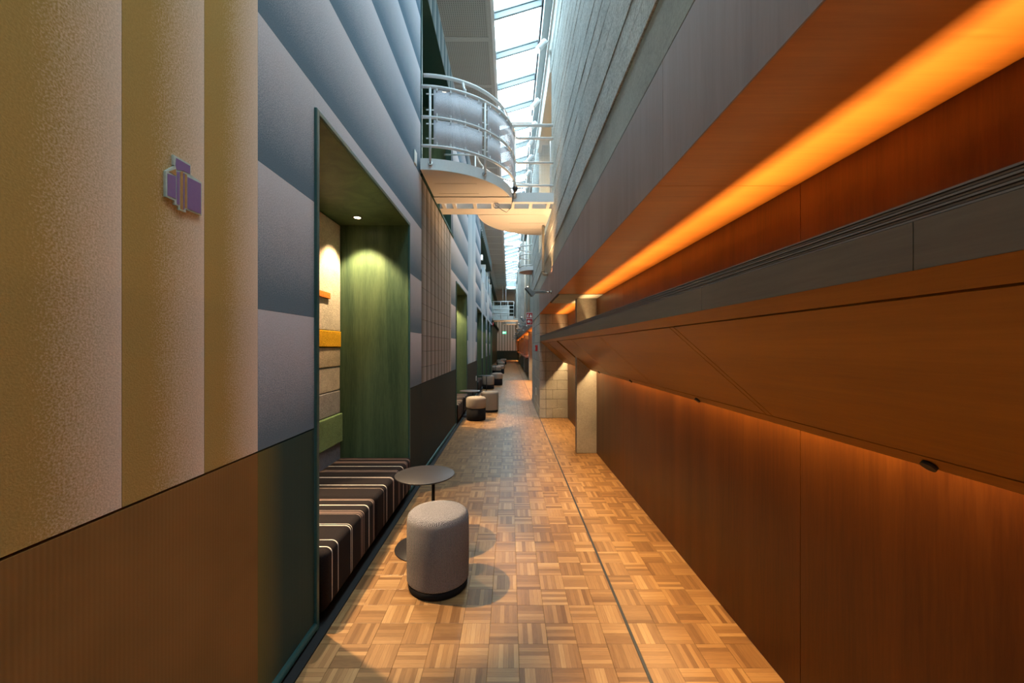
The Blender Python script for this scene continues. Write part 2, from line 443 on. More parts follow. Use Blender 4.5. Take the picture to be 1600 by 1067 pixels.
for r in near:
    mb = MB(); add_block(mb, r); mb.build('parquet_block', M['parquet'], fl)
done = set((round(r[0], 3), round(r[2], 3)) for r in near)
rest = MB()
for r in block_rects(Y0, 16.0):
    if (round(r[0], 3), round(r[2], 3)) not in done: add_block(rest, r)
tag(rest.build('parquet_blocks', M['parquet'], fl), kind='stuff')
mb = MB(); mb.box(XL_F, XS0, 16.0 + .06, YE, -.0078, -.0002); mb.box(XS1, XB, 16.06, YE, -.0078, -.0002)
mb.build('parquet_field', M['parquet'], fl)
mb = MB(); mb.box(XS0 + .0005, XS1 - .0005, Y0, YE, -.0078, .0005)
mb.build('joint_strip', M['dark_joint'], fl)
structure('baseboard_left', box(-1.03, XL_F - .001, Y0, 22, -.0078, .006), M['kick'], 'black strip along the foot of the left wall', 'baseboard')

# ================================================================== LEFT WALL
SEAM = 1.036; NT_ = 2.64
NICHES = [(2.01, 3.83), (7.24, 9.03), (11.93, 13.72), (14.6, 16.1), (17.4, 18.9), (20.1, 21.6)]
wl = MB()
PT = .035                                   # thickness of the panels; backing sits behind
xb = XW - PT
# backing: piers between niches, lintel strip, upper wall
cur = Y0
for a, b in NICHES:
    wl.box(xb - .10, xb, cur, a - .03, 0, 3.36); wl.box(xb - .10, xb, a - .03, b + .03, NT_ + .03, 3.36); cur = b + .03
wl.box(xb - .10, xb, cur, 22.0, 0, 3.36)
wl.box(xb - .10, xb, Y0, 4.36, 3.36, ZC)
wl.box(xb - .10, xb, 6.87, 13.5, 3.36, ZC)
wl.box(xb - .10, xb, 4.36, 6.87, 5.70, ZC)
wl.box(xb - .10, xb, 13.5, 22.0, 5.70, ZC)
WL = structure('wall_left', wl, M['dark_green'], 'long textile clad left wall with seating niches', 'wall')
def panel(y0, y1, z0, z1, m, name='wall_panel', x=XW, g=.0007, lab=None):
    o = box(x - PT + .001, x, y0 + g, y1 - g, z0 + g, z1 - g).build(name, m, WL)
    if lab: o['label'] = lab
    return o
FR = .028                                   # niche frame width
def cut_niches(y0, y1, z0, z1):
    """rectangles of wall left over after the niche openings"""
    out = [(y0, y1, z0, z1)]
    for a, b in NICHES:
        a -= FR; b += FR; t = NT_ + FR; nxt = []
        for p, q, u, v in out:
            if q <= a or p >= b or u >= t: nxt.append((p, q, u, v)); continue
            if p < a: nxt.append((p, a, u, v))
            if q > b: nxt.append((b, q, u, v))
            if v > t: nxt.append((max(p, a), min(q, b), t, v))
        out = nxt
    return [r for r in out if r[1] - r[0] > .004 and r[3] - r[2] > .004]
# A: ochre vertical strips, brown dado below
y = 1.539; k = 0
while y > Y0:
    ya = max(y - .27, Y0); panel(ya, y, SEAM + .003, ZC, M['felt_ochre'], 'textile_panel'); y -= .27
for a, b in ((Y0, -.8), (-.8, .37), (.37, 1.539)): panel(a, b, .02, SEAM - .003, M['dado_ochre'], 'dado_panel')
# B: blue horizontal bands (with niche)
BZ = [SEAM + .003] + [1.60 + .585 * k for k in range(8)] + [ZC]
def bands(y0, y1, ztop, m='felt_blue'):
    for a, b in zip(BZ[:-1], BZ[1:]):
        if a >= ztop: break
        for r in cut_niches(y0, y1, a, min(b, ztop)): panel(*r, M[m], 'textile_panel')
bands(1.539, 4.36, ZC)
for r in cut_niches(1.539, 4.36, .02, SEAM - .003): panel(*r, M['dado_edge'] if r[0] < 1.6 else M['dado_dark'], 'dado_panel')
# C: striped tiles
for r in cut_niches(4.40, 6.87, .02, SEAM - .003): panel(*r, M['dado_dark'], 'dado_panel')
panel(4.36, 4.40, .02, SEAM - .003, M['dado_dark'], 'dado_panel'); panel(4.36, 4.40, SEAM + .003, 3.36, M['felt_blue'], 'textile_panel')
z = SEAM + .003; tz = .181
while z < 3.35:
    for k in range(9):
        panel(4.40 + .248 * k, 4.40 + .248 * (k + 1), z, min(z + tz, 3.36), M['felt_stripe'], 'textile_tile', g=.0020)
    z += tz
bands(6.632, 6.87, 3.36)
# D: bands around the second niche, E pale strips, F bands
bands(6.87, 9.35, ZC)
for r in cut_niches(6.87, 9.35, .02, SEAM - .003): panel(*r, M['dado_dark'], 'dado_panel')
panel(9.35, 10.4, SEAM + .003, ZC, M['felt_pale'], 'textile_panel'); panel(10.4, 11.45, SEAM + .003, ZC, M['felt_pale'], 'textile_panel')
panel(9.35, 11.45, .02, SEAM - .003, M['dado_dark'], 'dado_panel')
bands(11.45, 13.5, ZC)
for r in cut_niches(11.45, 13.5, .02, SEAM - .003): panel(*r, M['dado_dark'], 'dado_panel')
for a, b, mm in ((13.5, 14.3, 'felt_pale'), (14.3, 16.4, 'felt_pale'), (16.4, 17.1, 'felt_blue'), (17.1, 19.2, 'felt_pale'), (19.2, 22, 'felt_blue')):
    for r in cut_niches(a, b, SEAM + .003, 3.9): panel(*r, M[mm], 'textile_panel')
    for r in cut_niches(a, b, .02, SEAM - .003): panel(*r, M['dado_dark'], 'dado_panel')
# header above the gallery opening, vertical strips
y = 4.40
while y < 6.86:
    panel(y, min(y + .30, 6.87), 5.68, ZC, M['felt_header'], 'textile_panel'); y += .30
y = 13.5
while y < 21.9:
    panel(y, min(y + 1.2, 22), 5.68, ZC, M['felt_header'], 'textile_panel'); y += 1.2
# half round teal foot rail of the wall, teal edge trims
def halfround(mb, p0, p1, r):
    mb.tube([p0, p1], r, 12)
for n, (a, b) in enumerate([(Y0, 2.01 - FR), (3.83 + FR, 7.24 - FR), (9.03 + FR, 11.93 - FR)]):
    mb = MB(); mb.tube([(XW - .002, a, .030), (XW - .002, b, .030)], .022, 12)
    structure('trim_%d' % (n + 1), mb, M['teal'], ['teal rounded foot rail below the ochre wall, before the first niche', 'teal rounded foot rail between first and second niche', 'teal rounded foot rail between second and third niche'][n], 'trim')
structure('trim_4', box(XW - .10, XW + .012, 4.362, 4.398, 3.40, ZC - .01), M['teal'], 'vertical teal edge where the tall wall stops at the gallery opening', 'trim')
structure('trim_5', box(XW - .06, XW + .012, 4.40, 6.868, 3.362, 3.40), M['dark_green'], 'dark green rail along the top of the striped wall part', 'trim')
structure('trim_6', box(XW - .0315, XW + .0015, 1.536, 1.541, .02, SEAM - .004), M['kick'], 'thin dark joint between brown and green dado', 'trim') if False else None

# upper gallery rooms behind the left wall
g1 = MB(); g1.box(-3.0, xb - .1, 4.3, 6.95, 3.20, 3.36); g1.box(-3.0, xb - .101, 4.3, 6.95, 5.68, 5.80)
g1.box(-3.1, -3.0, 4.3, 6.95, 3.2, 5.8); g1.box(-3.0, xb - .1, 4.2, 4.3, 3.2, 5.8); g1.box(-3.0, xb - .101, 6.95, 7.05, 3.2, 5.8)
structure('wall_gallery', g1, M['green_wood'], 'green timber lined room behind the upper left gallery opening', 'wall')
structure('ceiling_gallery', box(-3.0, XW - .001, 4.40, 6.86, 5.66, 5.678), M['dark_green'], 'dark green soffit above the upper gallery opening', 'ceiling')
g2 = MB(); g2.box(-1.75, -1.65, 13.4, 43, 3.36, 5.8); g2.box(-1.65, xb - .1, 13.4, 43, 3.24, 3.36); g2.box(-1.65, xb - .101, 13.4, 43, 5.68, 5.8)
structure('wall_upper_gallery', g2, M['dark_green'], 'dark green recessed upper storey wall far down the left side', 'wall')
mb = empty('gallery_beam', (XW, 15, 5.2), 'pale beam ends projecting from the dark upper left storey', 'beam')
for k, yy in enumerate((14.2, 15.9, 17.6, 19.3, 21.0)):
    box(-1.6, XW + .02, yy, yy + .16, 4.62, 4.80).build('beam_end', M['white_paint'], mb)
pw = MB()
for yy in (15.5, 17.2, 18.9, 20.6):
    pw.box(xb - .08, XW, yy, yy + .7, 3.902, 4.6)
structure('wall_piers', pw, M['felt_pale'], 'pale piers between the upper storey windows far down the left side', 'wall')

# ---- niches
def niche(y0, y1, label, idx):
    e = empty('seating_niche', (XW, (y0 + y1) / 2, 0), label, 'niche', None)
    xk = -1.67
    box(xk, XW - .002, y1, y1 + .024, .0, NT_).build('side_panel', M['green_wood'], e)
    box(xk, XW - .002, y0 - .024, y0, .0, NT_).build('side_panel', M['green_wood'], e)
    box(xk, XW - .002, y0 - .024, y1 + .024, NT_, NT_ + .024).build('ceiling_panel', M['green_wood'], e)
    box(xk - .03, xk, y0 - .024, y1 + .024, .0, NT_ + .024).build('back_panel', M['green_wood'], e)
    f = MB()
    for a, b in ((y0 - FR + .001, y0), (y1, y1 + FR - .001)): f.box(XW - .002, XW + .014, a, b, .0, NT_ + FR - .001)
    f.box(XW - .002, XW + .014, y0, y1, NT_, NT_ + FR - .001)
    f.build('frame', M['teal'], e, .004)
    return e
NLAB = ['deep green stained niche with striped bench, nearest on the left', 'second green niche along the left wall, behind the far round table',
        'third niche along the left wall, dark green', 'fourth niche along the left wall, dark and narrow', 'fifth niche along the left wall, far away', 'sixth niche along the left wall, last before the wall steps back']
for k, (a, b) in enumerate(NICHES): niche(a, b, NLAB[k], k)

def downlight(x, y, z, label, cat='ceiling light', energy=0, cone=70, group=None, tilt=0):
    e = empty('recessed_downlight', (x, y, z), label, cat, group)
    MB().lathe([(.030, -.001), (.044, -.004), (.046, 0), (.030, .0)], (x, y, z)).build('trim_ring', M['black_metal'], e)
    MB().lathe([(0, -.0015), (.0295, -.0015), (.0295, 0), (0, 0)], (x, y, z), 24).build('lens', M['lens'], e)
    if energy:
        lamp('niche_lamp', 'SPOT', (x, y, z - .02), energy, WARM2, (x + tilt, y + .08, 0), spot_size=R(cone), spot_blend=.45, shadow_soft_size=.022)
    return e
downlight(-1.40, 3.60, NT_, 'small round recessed spot at the far end of the nearest niche ceiling', energy=160, cone=92)
downlight(-1.58, 2.42, NT_, 'small round recessed spot at the near end of the nearest niche ceiling', energy=560, cone=40, tilt=.80)
downlight(-1.40, 8.75, NT_, 'recessed spot in the ceiling of the second niche', energy=160, cone=92)
downlight(-1.58, 7.62, NT_, 'recessed spot near the front of the second niche', energy=500, cone=40, tilt=.80)
for k, (yy, t) in enumerate(((13.3, 'third'), (15.7, 'fourth'), (18.5, 'fifth'), (21.2, 'sixth'))):
    downlight(-1.40, yy, NT_, 'recessed spot in the %s niche from the front' % t, energy=40, cone=92)
downlight(-1.08, 6.46, 5.66, 'small warm lamp in the dark green soffit above the gallery', energy=6, cone=100)

# ---- textile artwork on the niche back
art = empty('textile_artwork', (-1.66, 2.92, .4), 'tufted wool wall hanging in cream, yellow, grey and green strips behind the striped bench', 'wall hanging')
for z0, z1, m, nm, th in ((1.60, 2.63, 'car_cream', 'cream strip', .022), (1.448, 1.60, 'car_yellow', 'yellow strip', .030), (1.262, 1.440, 'car_beige', 'beige strip', .022),
                          (1.035, 1.258, 'car_cream', 'pale strip', .018), (.812, 1.031, 'car_grey', 'grey strip', .020), (.535, .808, 'car_green', 'shaggy green strip', .045), (.36, .528, 'car_blue', 'blue grey strip', .022)):
    o = box(-1.668, -1.668 + th, 2.03, 3.81, z0, z1).build('strip', M[m], art, .008); o['label'] = nm
    for b in o.modifiers: b.segments = 2
o = box(-1.650, -1.628, 2.9, 3.56, 1.885, 1.94).build('strip', M['car_orange'], art, .004); o['label'] = 'small orange strip'
art2 = empty('textile_artwork', (-1.66, 8.1, .4), 'wool wall hanging in the second niche', 'wall hanging')
for z0, z1, m in ((1.2, 2.6, 'car_cream'), (.4, 1.19, 'car_green')): box(-1.668, -1.645, 7.3, 8.98, z0, z1).build('strip', M[m], art2, .006)

# ---- benches
def cushion(y0, y1, seg=6):
    bm = bmesh.new(); bmesh.ops.create_cube(bm, size=1)
    bmesh.ops.scale(bm, vec=(.70, y1 - y0, .31), verts=bm.verts); bmesh.ops.translate(bm, vec=(-1.30, (y0 + y1) / 2, .225), verts=bm.verts)
    ed = [e for e in bm.edges if all(v.co.z > .3 for v in e.verts) or (all(v.co.x > -1.2 for v in e.verts))]
    bmesh.ops.bevel(bm, geom=ed, offset=.035, segments=5, profile=.5, affect='EDGES')
    for f in bm.faces: f.smooth = True
    me = bpy.data.meshes.new('seat_cushion'); bm.to_mesh(me); bm.free(); return me
def bench(yb, label):
    e = empty('upholstered_bench', (0, yb, 0), label, 'bench', None)
    for a, b in ((.004, .756), (.760, 1.776)):
        me = cushion(a, b); me.materials.append(M['bench'])
        o = bpy.data.objects.new('seat_cushion', me); COL.objects.link(o); o.parent = e
    p = box(-1.62, -1.06, yb + .03, yb + 1.75, 0, .07).build('plinth', M['kick'], e)
    return e
B1 = bench(2.03, 'long black bench with cream and brown stripes filling the nearest niche')
B2 = copy_tree(B1); B2.location.y = 7.245; B2['label'] = 'striped black bench in the second niche behind the two-tone stool'
for yy, t in ((11.935, 'third'), ):
    B3 = copy_tree(B1); B3.location.y = yy; B3['label'] = 'striped bench hidden deep in the third niche'

# ---- dichroic sign on ochre wall
def wp(px, py): # point of the left wall seen at a pixel of the photograph, used once to size the sign
    Y = .99 * F / (VX - px); return (Y, EYE + (VY - py) * Y / F)
def zp(a, b): return wp(240 + a / 7.62, 220 + b / 7.62)
sg = empty('wall_sign', (XW, 1.17, 1.9), 'small iridescent purple glass sign of stepped shape on the ochre wall', 'sign')
outline = [(210, 165), (415, 285), (415, 405), (545, 495), (545, 890), (357, 815), (357, 852), (270, 820), (270, 778), (222, 758), (222, 710), (115, 662), (115, 358), (225, 297), (210, 285)]
M['sign_glass'] = plain('clear_sign_edge', (.50, .60, .58), .12, 0, spec=.8)
def dichro():
    t = NT('dichroic_purple_film'); v, x = t.pos(); lw = t.n('LayerWeight'); lw.inputs[0].default_value = .5
    col = t.mix(lw.outputs['Facing'], (.30, .18, .62), (.34, .20, .30)); n = t.noise(v, 90, 3)
    col = t.mix(t.math('MULTIPLY', n, .5), col, (.42, .28, .40))
    return t.fin(col, .22, .35)
M['sign_purple'] = dichro(); M['sign_gold'] = plain('gold_film', (.50, .28, .10), .3, .2)
MB().prism([zp(*p) for p in outline], 'x', XW + .0005, XW + .007).build('glass_plate', M['sign_glass'], sg)
for nm, m, poly, lab in (('film', 'sign_purple', [(240, 205), (405, 300), (405, 395), (350, 372), (300, 350), (245, 345), (232, 292)], 'purple top field'),
                    ('film', 'sign_purple', [(375, 430), (535, 510), (535, 872), (375, 805)], 'purple right field'),
                    ('film', 'sign_purple', [(135, 388), (235, 425), (235, 690), (135, 650)], 'purple left field'),
                    ('film', 'sign_gold', [(150, 365), (235, 335), (240, 415)], 'golden corner'),
                    ('film', 'sign_purple', [(247, 365), (280, 372), (280, 765), (247, 752)], 'purple stripe'),
                    ('film', 'sign_gold', [(288, 370), (320, 360), (320, 822), (288, 808)], 'gold stripe'),
                    ('film', 'sign_purple', [(325, 385), (338, 390), (338, 815), (325, 822)], 'thin purple stripe'),
                    ('film', 'sign_gold', [(343, 392), (368, 402), (368, 805), (343, 800)], 'gold stripe beside the right field')):
    o = MB().prism([zp(*p) for p in poly], 'x', XW + .0071, XW + .0079).build(nm, M[m], sg); o['label'] = lab
# small plate and socket
wpz = wp(648.8, 249)
tag(box(XW + .0005, XW + .012, 4.05, 4.14, 3.36, 3.50).build('wall_plate', M['white_plastic'], None, .003), 'small pale plate high on the blue wall near the gallery edge', 'plate')
s_ = empty('wall_socket', (XW, 12.0 - .4, .53), 'white wall socket low on the dado between second and third niche', 'socket')
box(XW + .0005, XW + .012, 11.50, 11.64, .45, .59).build('cover_plate', M['white_plastic'], s_, .004)
MB().tube([(XW + .012, 11.57, .52), (XW + .014, 11.57, .52)], .03, 16).build('socket_face', M['white_paint'], s_)

# ================================================================== RIGHT SIDE
wr = MB()
wr.box(XB + .02, XB + .2, Y0, YE, 0, 2.60)                           # backing of timber wall
wr.box(XR + .04, 1.5, Y0, 10.6, 2.15, 3.36)                         # mass above soffit
wr.box(XR + .04, 1.5, Y0, 5.65, 3.36, ZC + .35)
wr.box(XR + .04, 1.5, 8.0, 10.6, 3.36, ZC + .35)
wr.box(XR + .04, 1.5, 5.65, 8.0, 5.6, ZC + .35)
WR = structure('wall_right', wr, M['conc_smooth'], 'right wall: timber below, concrete above', 'wall')
ys = [Y0, -.89, 1.60, 4.09, 5.34]
for a, b in list(zip(ys[:-1], ys[1:])) + [(5.46, 7.98)]:
    box(XB, XB + .019, a + .0015, b - .0015, .0, 2.12).build('timber_panel', M['wood_wall'], WR)
ys = [10.6, 12.8, 15, 17, 19.2, 21.4, 23.6, 25.8, 28, 31, 34, 38, YE]
for a, b in zip(ys[:-1], ys[1:]): box(XB, XB + .019, a + .002, b - .002, 0, 2.12).build('timber_panel', M['wood_wall'], WR)
# soffit panels
ys = [Y0, -.6, .42, 1.63, 2.85, 4.01, 4.95]
for a, b in list(zip(ys[:-1], ys[1:])) + [(5.92, 6.95), (6.95, 7.98)]:
    box(XR + .0032, XB + .019, a + .0015, b - .0015, 2.121, 2.14).build('soffit_panel', M['wood_soffit'], WR)
box(XR + .024, XB + .019, 4.952, 5.918, 2.112, 2.149).build('soffit_beam', M['conc_column'], WR)['label'] = 'concrete beam across the timber soffit'
# fascia panels
for a, b in ((Y0, -.9), (-.9, 1.55), (1.55, 4.0), (4.0, 7.98)):
    box(XR - .002, XR + .003, a + .0015, b - .0015, 2.1212, 2.585).build('fascia_panel', M['wood_fascia'], WR)
box(XR - .002, XR + .038, 7.98, 10.6, 2.12, 2.60).build('fascia_panel', M['conc_smooth'], WR)
# smooth concrete band
box(XR + .004, XR + .039, Y0, 10.6, 2.60, 2.875).build('concrete_band', M['conc_smooth'], WR, .004)
# rough split-face concrete courses, ragged lower arris
def course(z0, z1, y0, y1, seed, x=XR):
    rnd = random.Random(seed); n = max(4, int((y1 - y0) / .045)); n = min(n, 190)
    vs = []; fs = []
    base = .001 + .0042 * rnd.random(); ph = rnd.random() * 6
    for i in range(n + 1):
        y = y0 + (y1 - y0) * i / n
        j = .0015 * math.sin(y * 3.1 + ph) + .001 * math.sin(y * 9.7 + 2 * ph) + .0015 * (rnd.random() - .5)
        zz = .006 * math.sin(y * 2.3 + ph) + .004 * (rnd.random() - .5)
        xo = x - base - abs(j)
        vs += [(x + .038, y, z0 + .001), (xo + .002, y, z0 + .0005), (xo - .0005, y, z0 + .003), (xo + .0006 * rnd.random(), y, (z0 + z1) / 2), (xo + .001, y, z1 - .003), (xo + .004, y, z1 - .0005), (x + .038, y, z1)]
    m = 7
    for i in range(n):
        for k in range(m): fs.append((i * m + k, i * m + (k + 1) % m, (i + 1) * m + (k + 1) % m, (i + 1) * m + k))
    fs += [tuple(range(m)), tuple(n * m + k for k in range(m - 1, -1, -1))]
    mb = MB(); mb.add(vs, fs); return mb
zs = [2.877, 3.02, 3.16, 3.36]
z = 3.36; rr = random.Random(8)
while z < ZC + .2: z += rr.choice((.15, .17, .18, .20)); zs.append(z)
for k, (a, b) in enumerate(zip(zs[:-1], zs[1:])):
    if a < 3.355: course(a, b, Y0, 10.6, k).build('concrete_course', M['conc_rough'], WR)
    else:
        course(a, b, Y0, 5.65, k).build('concrete_course', M['conc_rough'], WR)
        course(a, b, 8.0, 10.6, k + 50).build('concrete_course', M['conc_rough'], WR)
# header over the right gallery opening and the warm room behind
box(XR - .03, XR + .039, 5.66, 8.0, 5.42, ZC + .3).build('header_panel', M['white_paint'], WR)['label'] = 'plain painted header over the right gallery opening'
g3 = MB(); g3.box(XR + .04, 1.9, 5.5, 8.1, 3.22, 3.359); g3.box(1.9, 2.0, 5.5, 8.1, 3.2, 5.7); g3.box(XR + .66, 1.9, 5.4, 5.5, 3.2, 5.7); g3.box(XR + .04, 1.9, 8.001, 8.1, 3.36, 5.6); g3.box(XR + .04, 1.9, 5.5, 8.0, 5.58, 5.7)
structure('wall_gallery_right', g3, M['white_paint'], 'warmly lit room behind the upper right gallery opening', 'wall')
lamp('gallery_lamp', 'AREA', (1.2, 7.0, 5.45), 42, WARM, (1.2, 7.01, 0), shape='SQUARE', size=.5)

# ---- counter: wedge shaped wall counter with hinged flaps
A_, B_ = (.62, 1.568), (1.11, 1.13)
SL = Vector((B_[0] - A_[0], B_[1] - A_[1])); LN = SL.length; T = SL / LN; NRM = Vector((T.y, -T.x))   # points down-left
def sp(s, d): # along slope 0..1, depth d inwards
    p = Vector(A_) + SL * s - NRM * d; return (p.x, p.y)
CT = empty('wall_counter', (.62, 2.5, 1.13), 'long wedge shaped plywood wall counter with flaps along the right wall', 'counter')
D = .014
for a, b in ((Y0, 5.335), (5.465, 7.978)):
    MB().prism([sp(0, D), (.632, 1.640), (1.11, 1.640), (1.11, B_[1] + D * 1.1), sp(.985, D)], 'y', a, b).build('body', M['kick'], CT)
    MB().prism([(.634, 1.6402), (.634, 1.676), (1.11, 1.676), (1.11, 1.6402)], 'y', a, b).build('worktop', M['wood_nose'], CT)
MB().prism([sp(0, D), (.632, 1.640), (.914, 1.640), (.914, 1.335)], 'y', 5.336, 5.464).build('body', M['kick'], CT)
MB().prism([(.634, 1.6402), (.634, 1.676), (.914, 1.676), (.914, 1.6402)], 'y', 5.336, 5.464).build('worktop', M['wood_nose'], CT)
for a, b in ((Y0, .60), (.60, 1.26), (1.26, 3.3), (3.3, 5.4), (5.4, 7.978)):
    box(.6195, .6318, a + .0008, b - .0008, 1.5675, 1.6420).build('front_lipping', M['wood_nose'], CT)
for k in range(7):      # stacked plywood layers of the edge
    z0 = 1.6430 + k * .0048
    box(.6205 + (.0016 if k % 2 else 0), .6338, Y0, 7.978, z0, z0 + .0032).build('edge_layer', M['ply_edge'], CT)
def slope_part(name, s0, s1, y0, y1, g=.0028, m='wood_flap', d=D - .0005, lab=None):
    e = g / LN
    return MB().prism([sp(s0 + e, 0), sp(s1 - e, 0), sp(s1 - e, d), sp(s0 + e, d)], 'y', y0 + g, y1 - g).build(name, M[m], CT)
ST, SB = .0837, .912
slope_part('top_rail', -.0022, ST, Y0, 5.335); slope_part('top_rail', -.0022, ST, 5.335, 7.978)
slope_part('bottom_rail', SB, 1.0, Y0, 5.335); slope_part('bottom_rail', SB, 1.0, 5.465, 7.978)
js = [-2.30, -1.0, .30, 1.60, 2.90, 4.20, 5.31]
prev = Y0
for j in js:
    slope_part('flap', ST, SB, prev + .02, j - .02); slope_part('stile', ST, SB, j - .02, j + .02); prev = j
slope_part('flap', ST, SB, 5.50, 6.78); slope_part('flap', ST, SB, 6.82, 7.96)
for yy in (-.235, 1.015, 2.265, 3.515, 4.765):    # dark finger latches in the bottom rail
    c = sp(.965, -.001); o = MB().tube([(*[c[0]], yy, c[1]), (c[0] - T.y * -.0 + NRM.x * .010, yy, c[1] + NRM.y * .010)], .017, 18)
    o.build('finger_latch', M['black_metal'], CT)

# ---- concrete column and block pier
tag(box(.918, XB + .018, 5.34, 5.46, 0, 2.111).build('column', M['conc_column'], None, .004), 'smooth square concrete column beside the timber wall, crossed by the counter', 'column', None, 'structure')
def pier(y0, y1, x0, x1, z1, label, courses, lens, holes=False):
    e = tag(box(x0 + .012, x1, y0 + .012, y1 - .012, 0, z1).build('block_pier', M['mortar']), label, 'pier', None, 'structure')
    h = z1 / courses; nx = 3; rnd = random.Random(int(y0 * 10))
    for c in range(courses):
        off = 0 if c % 2 else .5
        # long side faces the corridor
        L = (y1 - y0) / lens; ycur = [y0 + .0] + [y0 + L * (k + off) for k in range(lens + 1) if y0 < y0 + L * (k + off) < y1] + [y1]
        ycur = sorted(set(round(v, 4) for v in ycur))
        for a, b in zip(ycur[:-1], ycur[1:]):
            j = rnd.random() * .004
            box(x0 - .0 + j, x0 + .13, a + .003, b - .003, c * h + .003, (c + 1) * h - .003).build('block', M['block'], e, .003, 1)
        L2 = (x1 - x0 - .13) / 2; xs = [x0 + .134, x0 + .13 + L2 * (1 if c % 2 else .6), x1]
        for a, b in zip(xs[:-1], xs[1:]):
            j = rnd.random() * .004
            box(a + .002, b - .002, y0 + j, y0 + .10, c * h + .003, (c + 1) * h - .003).build('block', M['block'], e, .003, 1)
    return e
pier(7.98, 10.60, .612, XB + .018, 2.119, 'pale concrete block pier where the timber bay ends', 11, 5)

# wall fittings on the pier
cp = empty('fire_call_point', (.60, 8.6, 1.42), 'small red fire call point on the side of the block pier', 'alarm')
box(.565, .611, 8.50, 8.64, 1.36, 1.49).build('housing', M['red'], cp, .004)
box(.561, .565, 8.53, 8.61, 1.39, 1.45).build('press_plate', M['white_plastic'], cp)
so = empty('wall_socket', (.60, 8.9, .4), 'white double socket low on the side of the block pier', 'socket')
box(.598, .611, 8.82, 8.98, .36, .52).build('cover_plate', M['white_plastic'], so, .003)
MB().tube([(.597, 8.9, .44), (.5975, 8.9, .44)], .028, 16).build('socket_face', M['white_paint'], so)

# projecting fire sign: two pictograms
fs = empty('fire_sign', (.53, 10.3, 2.2), 'projecting red and white fire equipment sign with two stacked pictograms', 'sign')
box(.44, .612, 10.30, 10.315, 2.03, 2.36).build('sign_plate', M['white_plastic'], fs)
for zc, nm in ((2.275, 0), (2.115, 1)):
    box(.448, .604, 10.2985, 10.2995, zc - .072, zc + .072).build('pictogram_field', M['red'], fs)['label'] = 'red square'
def pic(mb, z):  # extinguisher bottle, hose, flame as flat white shapes
    mb.box(.468, .500, 10.2972, 10.2983, z - .05, z + .025); mb.box(.476, .492, 10.2972, 10.2983, z + .027, z + .042)
    mb.box(.494, .520, 10.2972, 10.2983, z + .034, z + .044)
    mb.prism([(.535, z - .05), (.585, z - .05), (.592, z - .015), (.572, z + .01), (.566, z + .05), (.545, z + .012), (.530, z - .02)], 'y', 10.2972, 10.2983)
mb = MB(); pic(mb, 2.275); mb.build('pictogram', M['white_plastic'], fs)
mb = MB()
mb.tube([(.505, 10.2975, 2.12), (.505, 10.2983, 2.12)], .034, 20); mb.box(.545, .590, 10.2972, 10.2983, 2.10, 2.112); mb.box(.552, .562, 10.2972, 10.2983, 2.06, 2.15)
mb.build('pictogram', M['white_plastic'], fs)

# ---- beyond the pier: further bays
box(.72, 1.5, 10.6, YE, 2.121, 2.14).build('soffit_panel', M['wood_soffit'], WR)
box(.70, .72, 10.6, YE, 2.105, 2.50).build('fascia_panel', M['wood_fascia'], WR)
ur = MB(); ur.box(.72, 1.5, 10.62, YE, 2.50, ZC + .35); 
structure('wall_right_far', ur, M['conc_smooth'], 'blue grey concrete upper wall far down the right side', 'wall')
ups = MB()
COLY = (17.0, 22.7, 28.8, 34.3)
for k, yy in enumerate(COLY):
    tag(box(.85, XB + .018, yy, yy + .56, 0, 2.12).build('column', M['conc_column'], None, .004), ['square column after the block pier, partly hidden by it', 'second far column past the block pier', 'third far column past the block pier', 'last column before the end wall'][k], 'column', None, 'structure')
    tag(box(.50, .719, yy, yy + .3, 2.5, ZC).build('pilaster', M['conc_column'], None, .004), ['tall pale pilaster on the far upper right wall, nearest', 'second tall pale pilaster on the far upper right wall', 'third tall pale pilaster on the far upper right wall', 'farthest tall pale pilaster on the upper right wall'][k], 'pilaster', None, 'structure')
M['bar_top'] = plain('red_brown_bar_top', (.13, .03, .02), .35)
for k, (a, b) in enumerate(((17.6, 22.65), (23.3, 28.75), (29.4, 34.2), (34.9, 40))):
    e = empty('bar_shelf', (.9, a, .9), ['red brown bar shelf along the first far bay', 'red brown bar shelf along the second far bay', 'red brown bar shelf along the third far bay', 'red brown bar shelf in the last bay'][k], 'shelf')
    box(.74, XB - .001, a, b, .93, .975).build('shelf_top', M['bar_top'], e, .006)
    for yy in (a + .15, b - .2): box(.95, 1.15, yy, yy + .05, .0, .93).build('shelf_support', M['conc_column'], e)
    tag(e, None)
# end wall
ew = MB(); ew.box(-1.9, 1.5, YE, YE + .2, 0, ZC + .4)
EW = structure('wall_end', ew, M['dado_dark'], 'striped textile end wall over a dark green dado, far end', 'wall')
x = -1.5
while x < 1.19:
    box(x + .001, min(x + .30, XB) - .001, YE - .03, YE - .001, SEAM, 4.8).build('textile_panel', M['felt_end'], EW); x += .30
box(-1.6, 1.19, YE - .028, YE - .001, .0, SEAM - .006).build('dado_panel', M['dado_dark'], EW)
box(-1.6, 1.19, YE - .05, YE - .029, .0, .06).build('foot_rail', M['teal'], EW)
fw = MB(); fw.box(-1.6, -1.35, 22.0, YE, 0, ZC)
structure('wall_left_far', fw, M['green_wood'], 'green stained left wall set back beyond the last niche', 'wall')
structure('wall_back', box(-1.9, 1.5, Y0 - .2, Y0, 0, ZC + .4), M['conc_smooth'], 'wall behind the viewer', 'wall')
rr2 = MB(); rr2.box(-1.35, XW - PT - .1, 22.0, 22.1, 0, ZC); structure('wall_return', rr2, M['felt_pale'], 'pale return where the left wall steps back', 'wall')

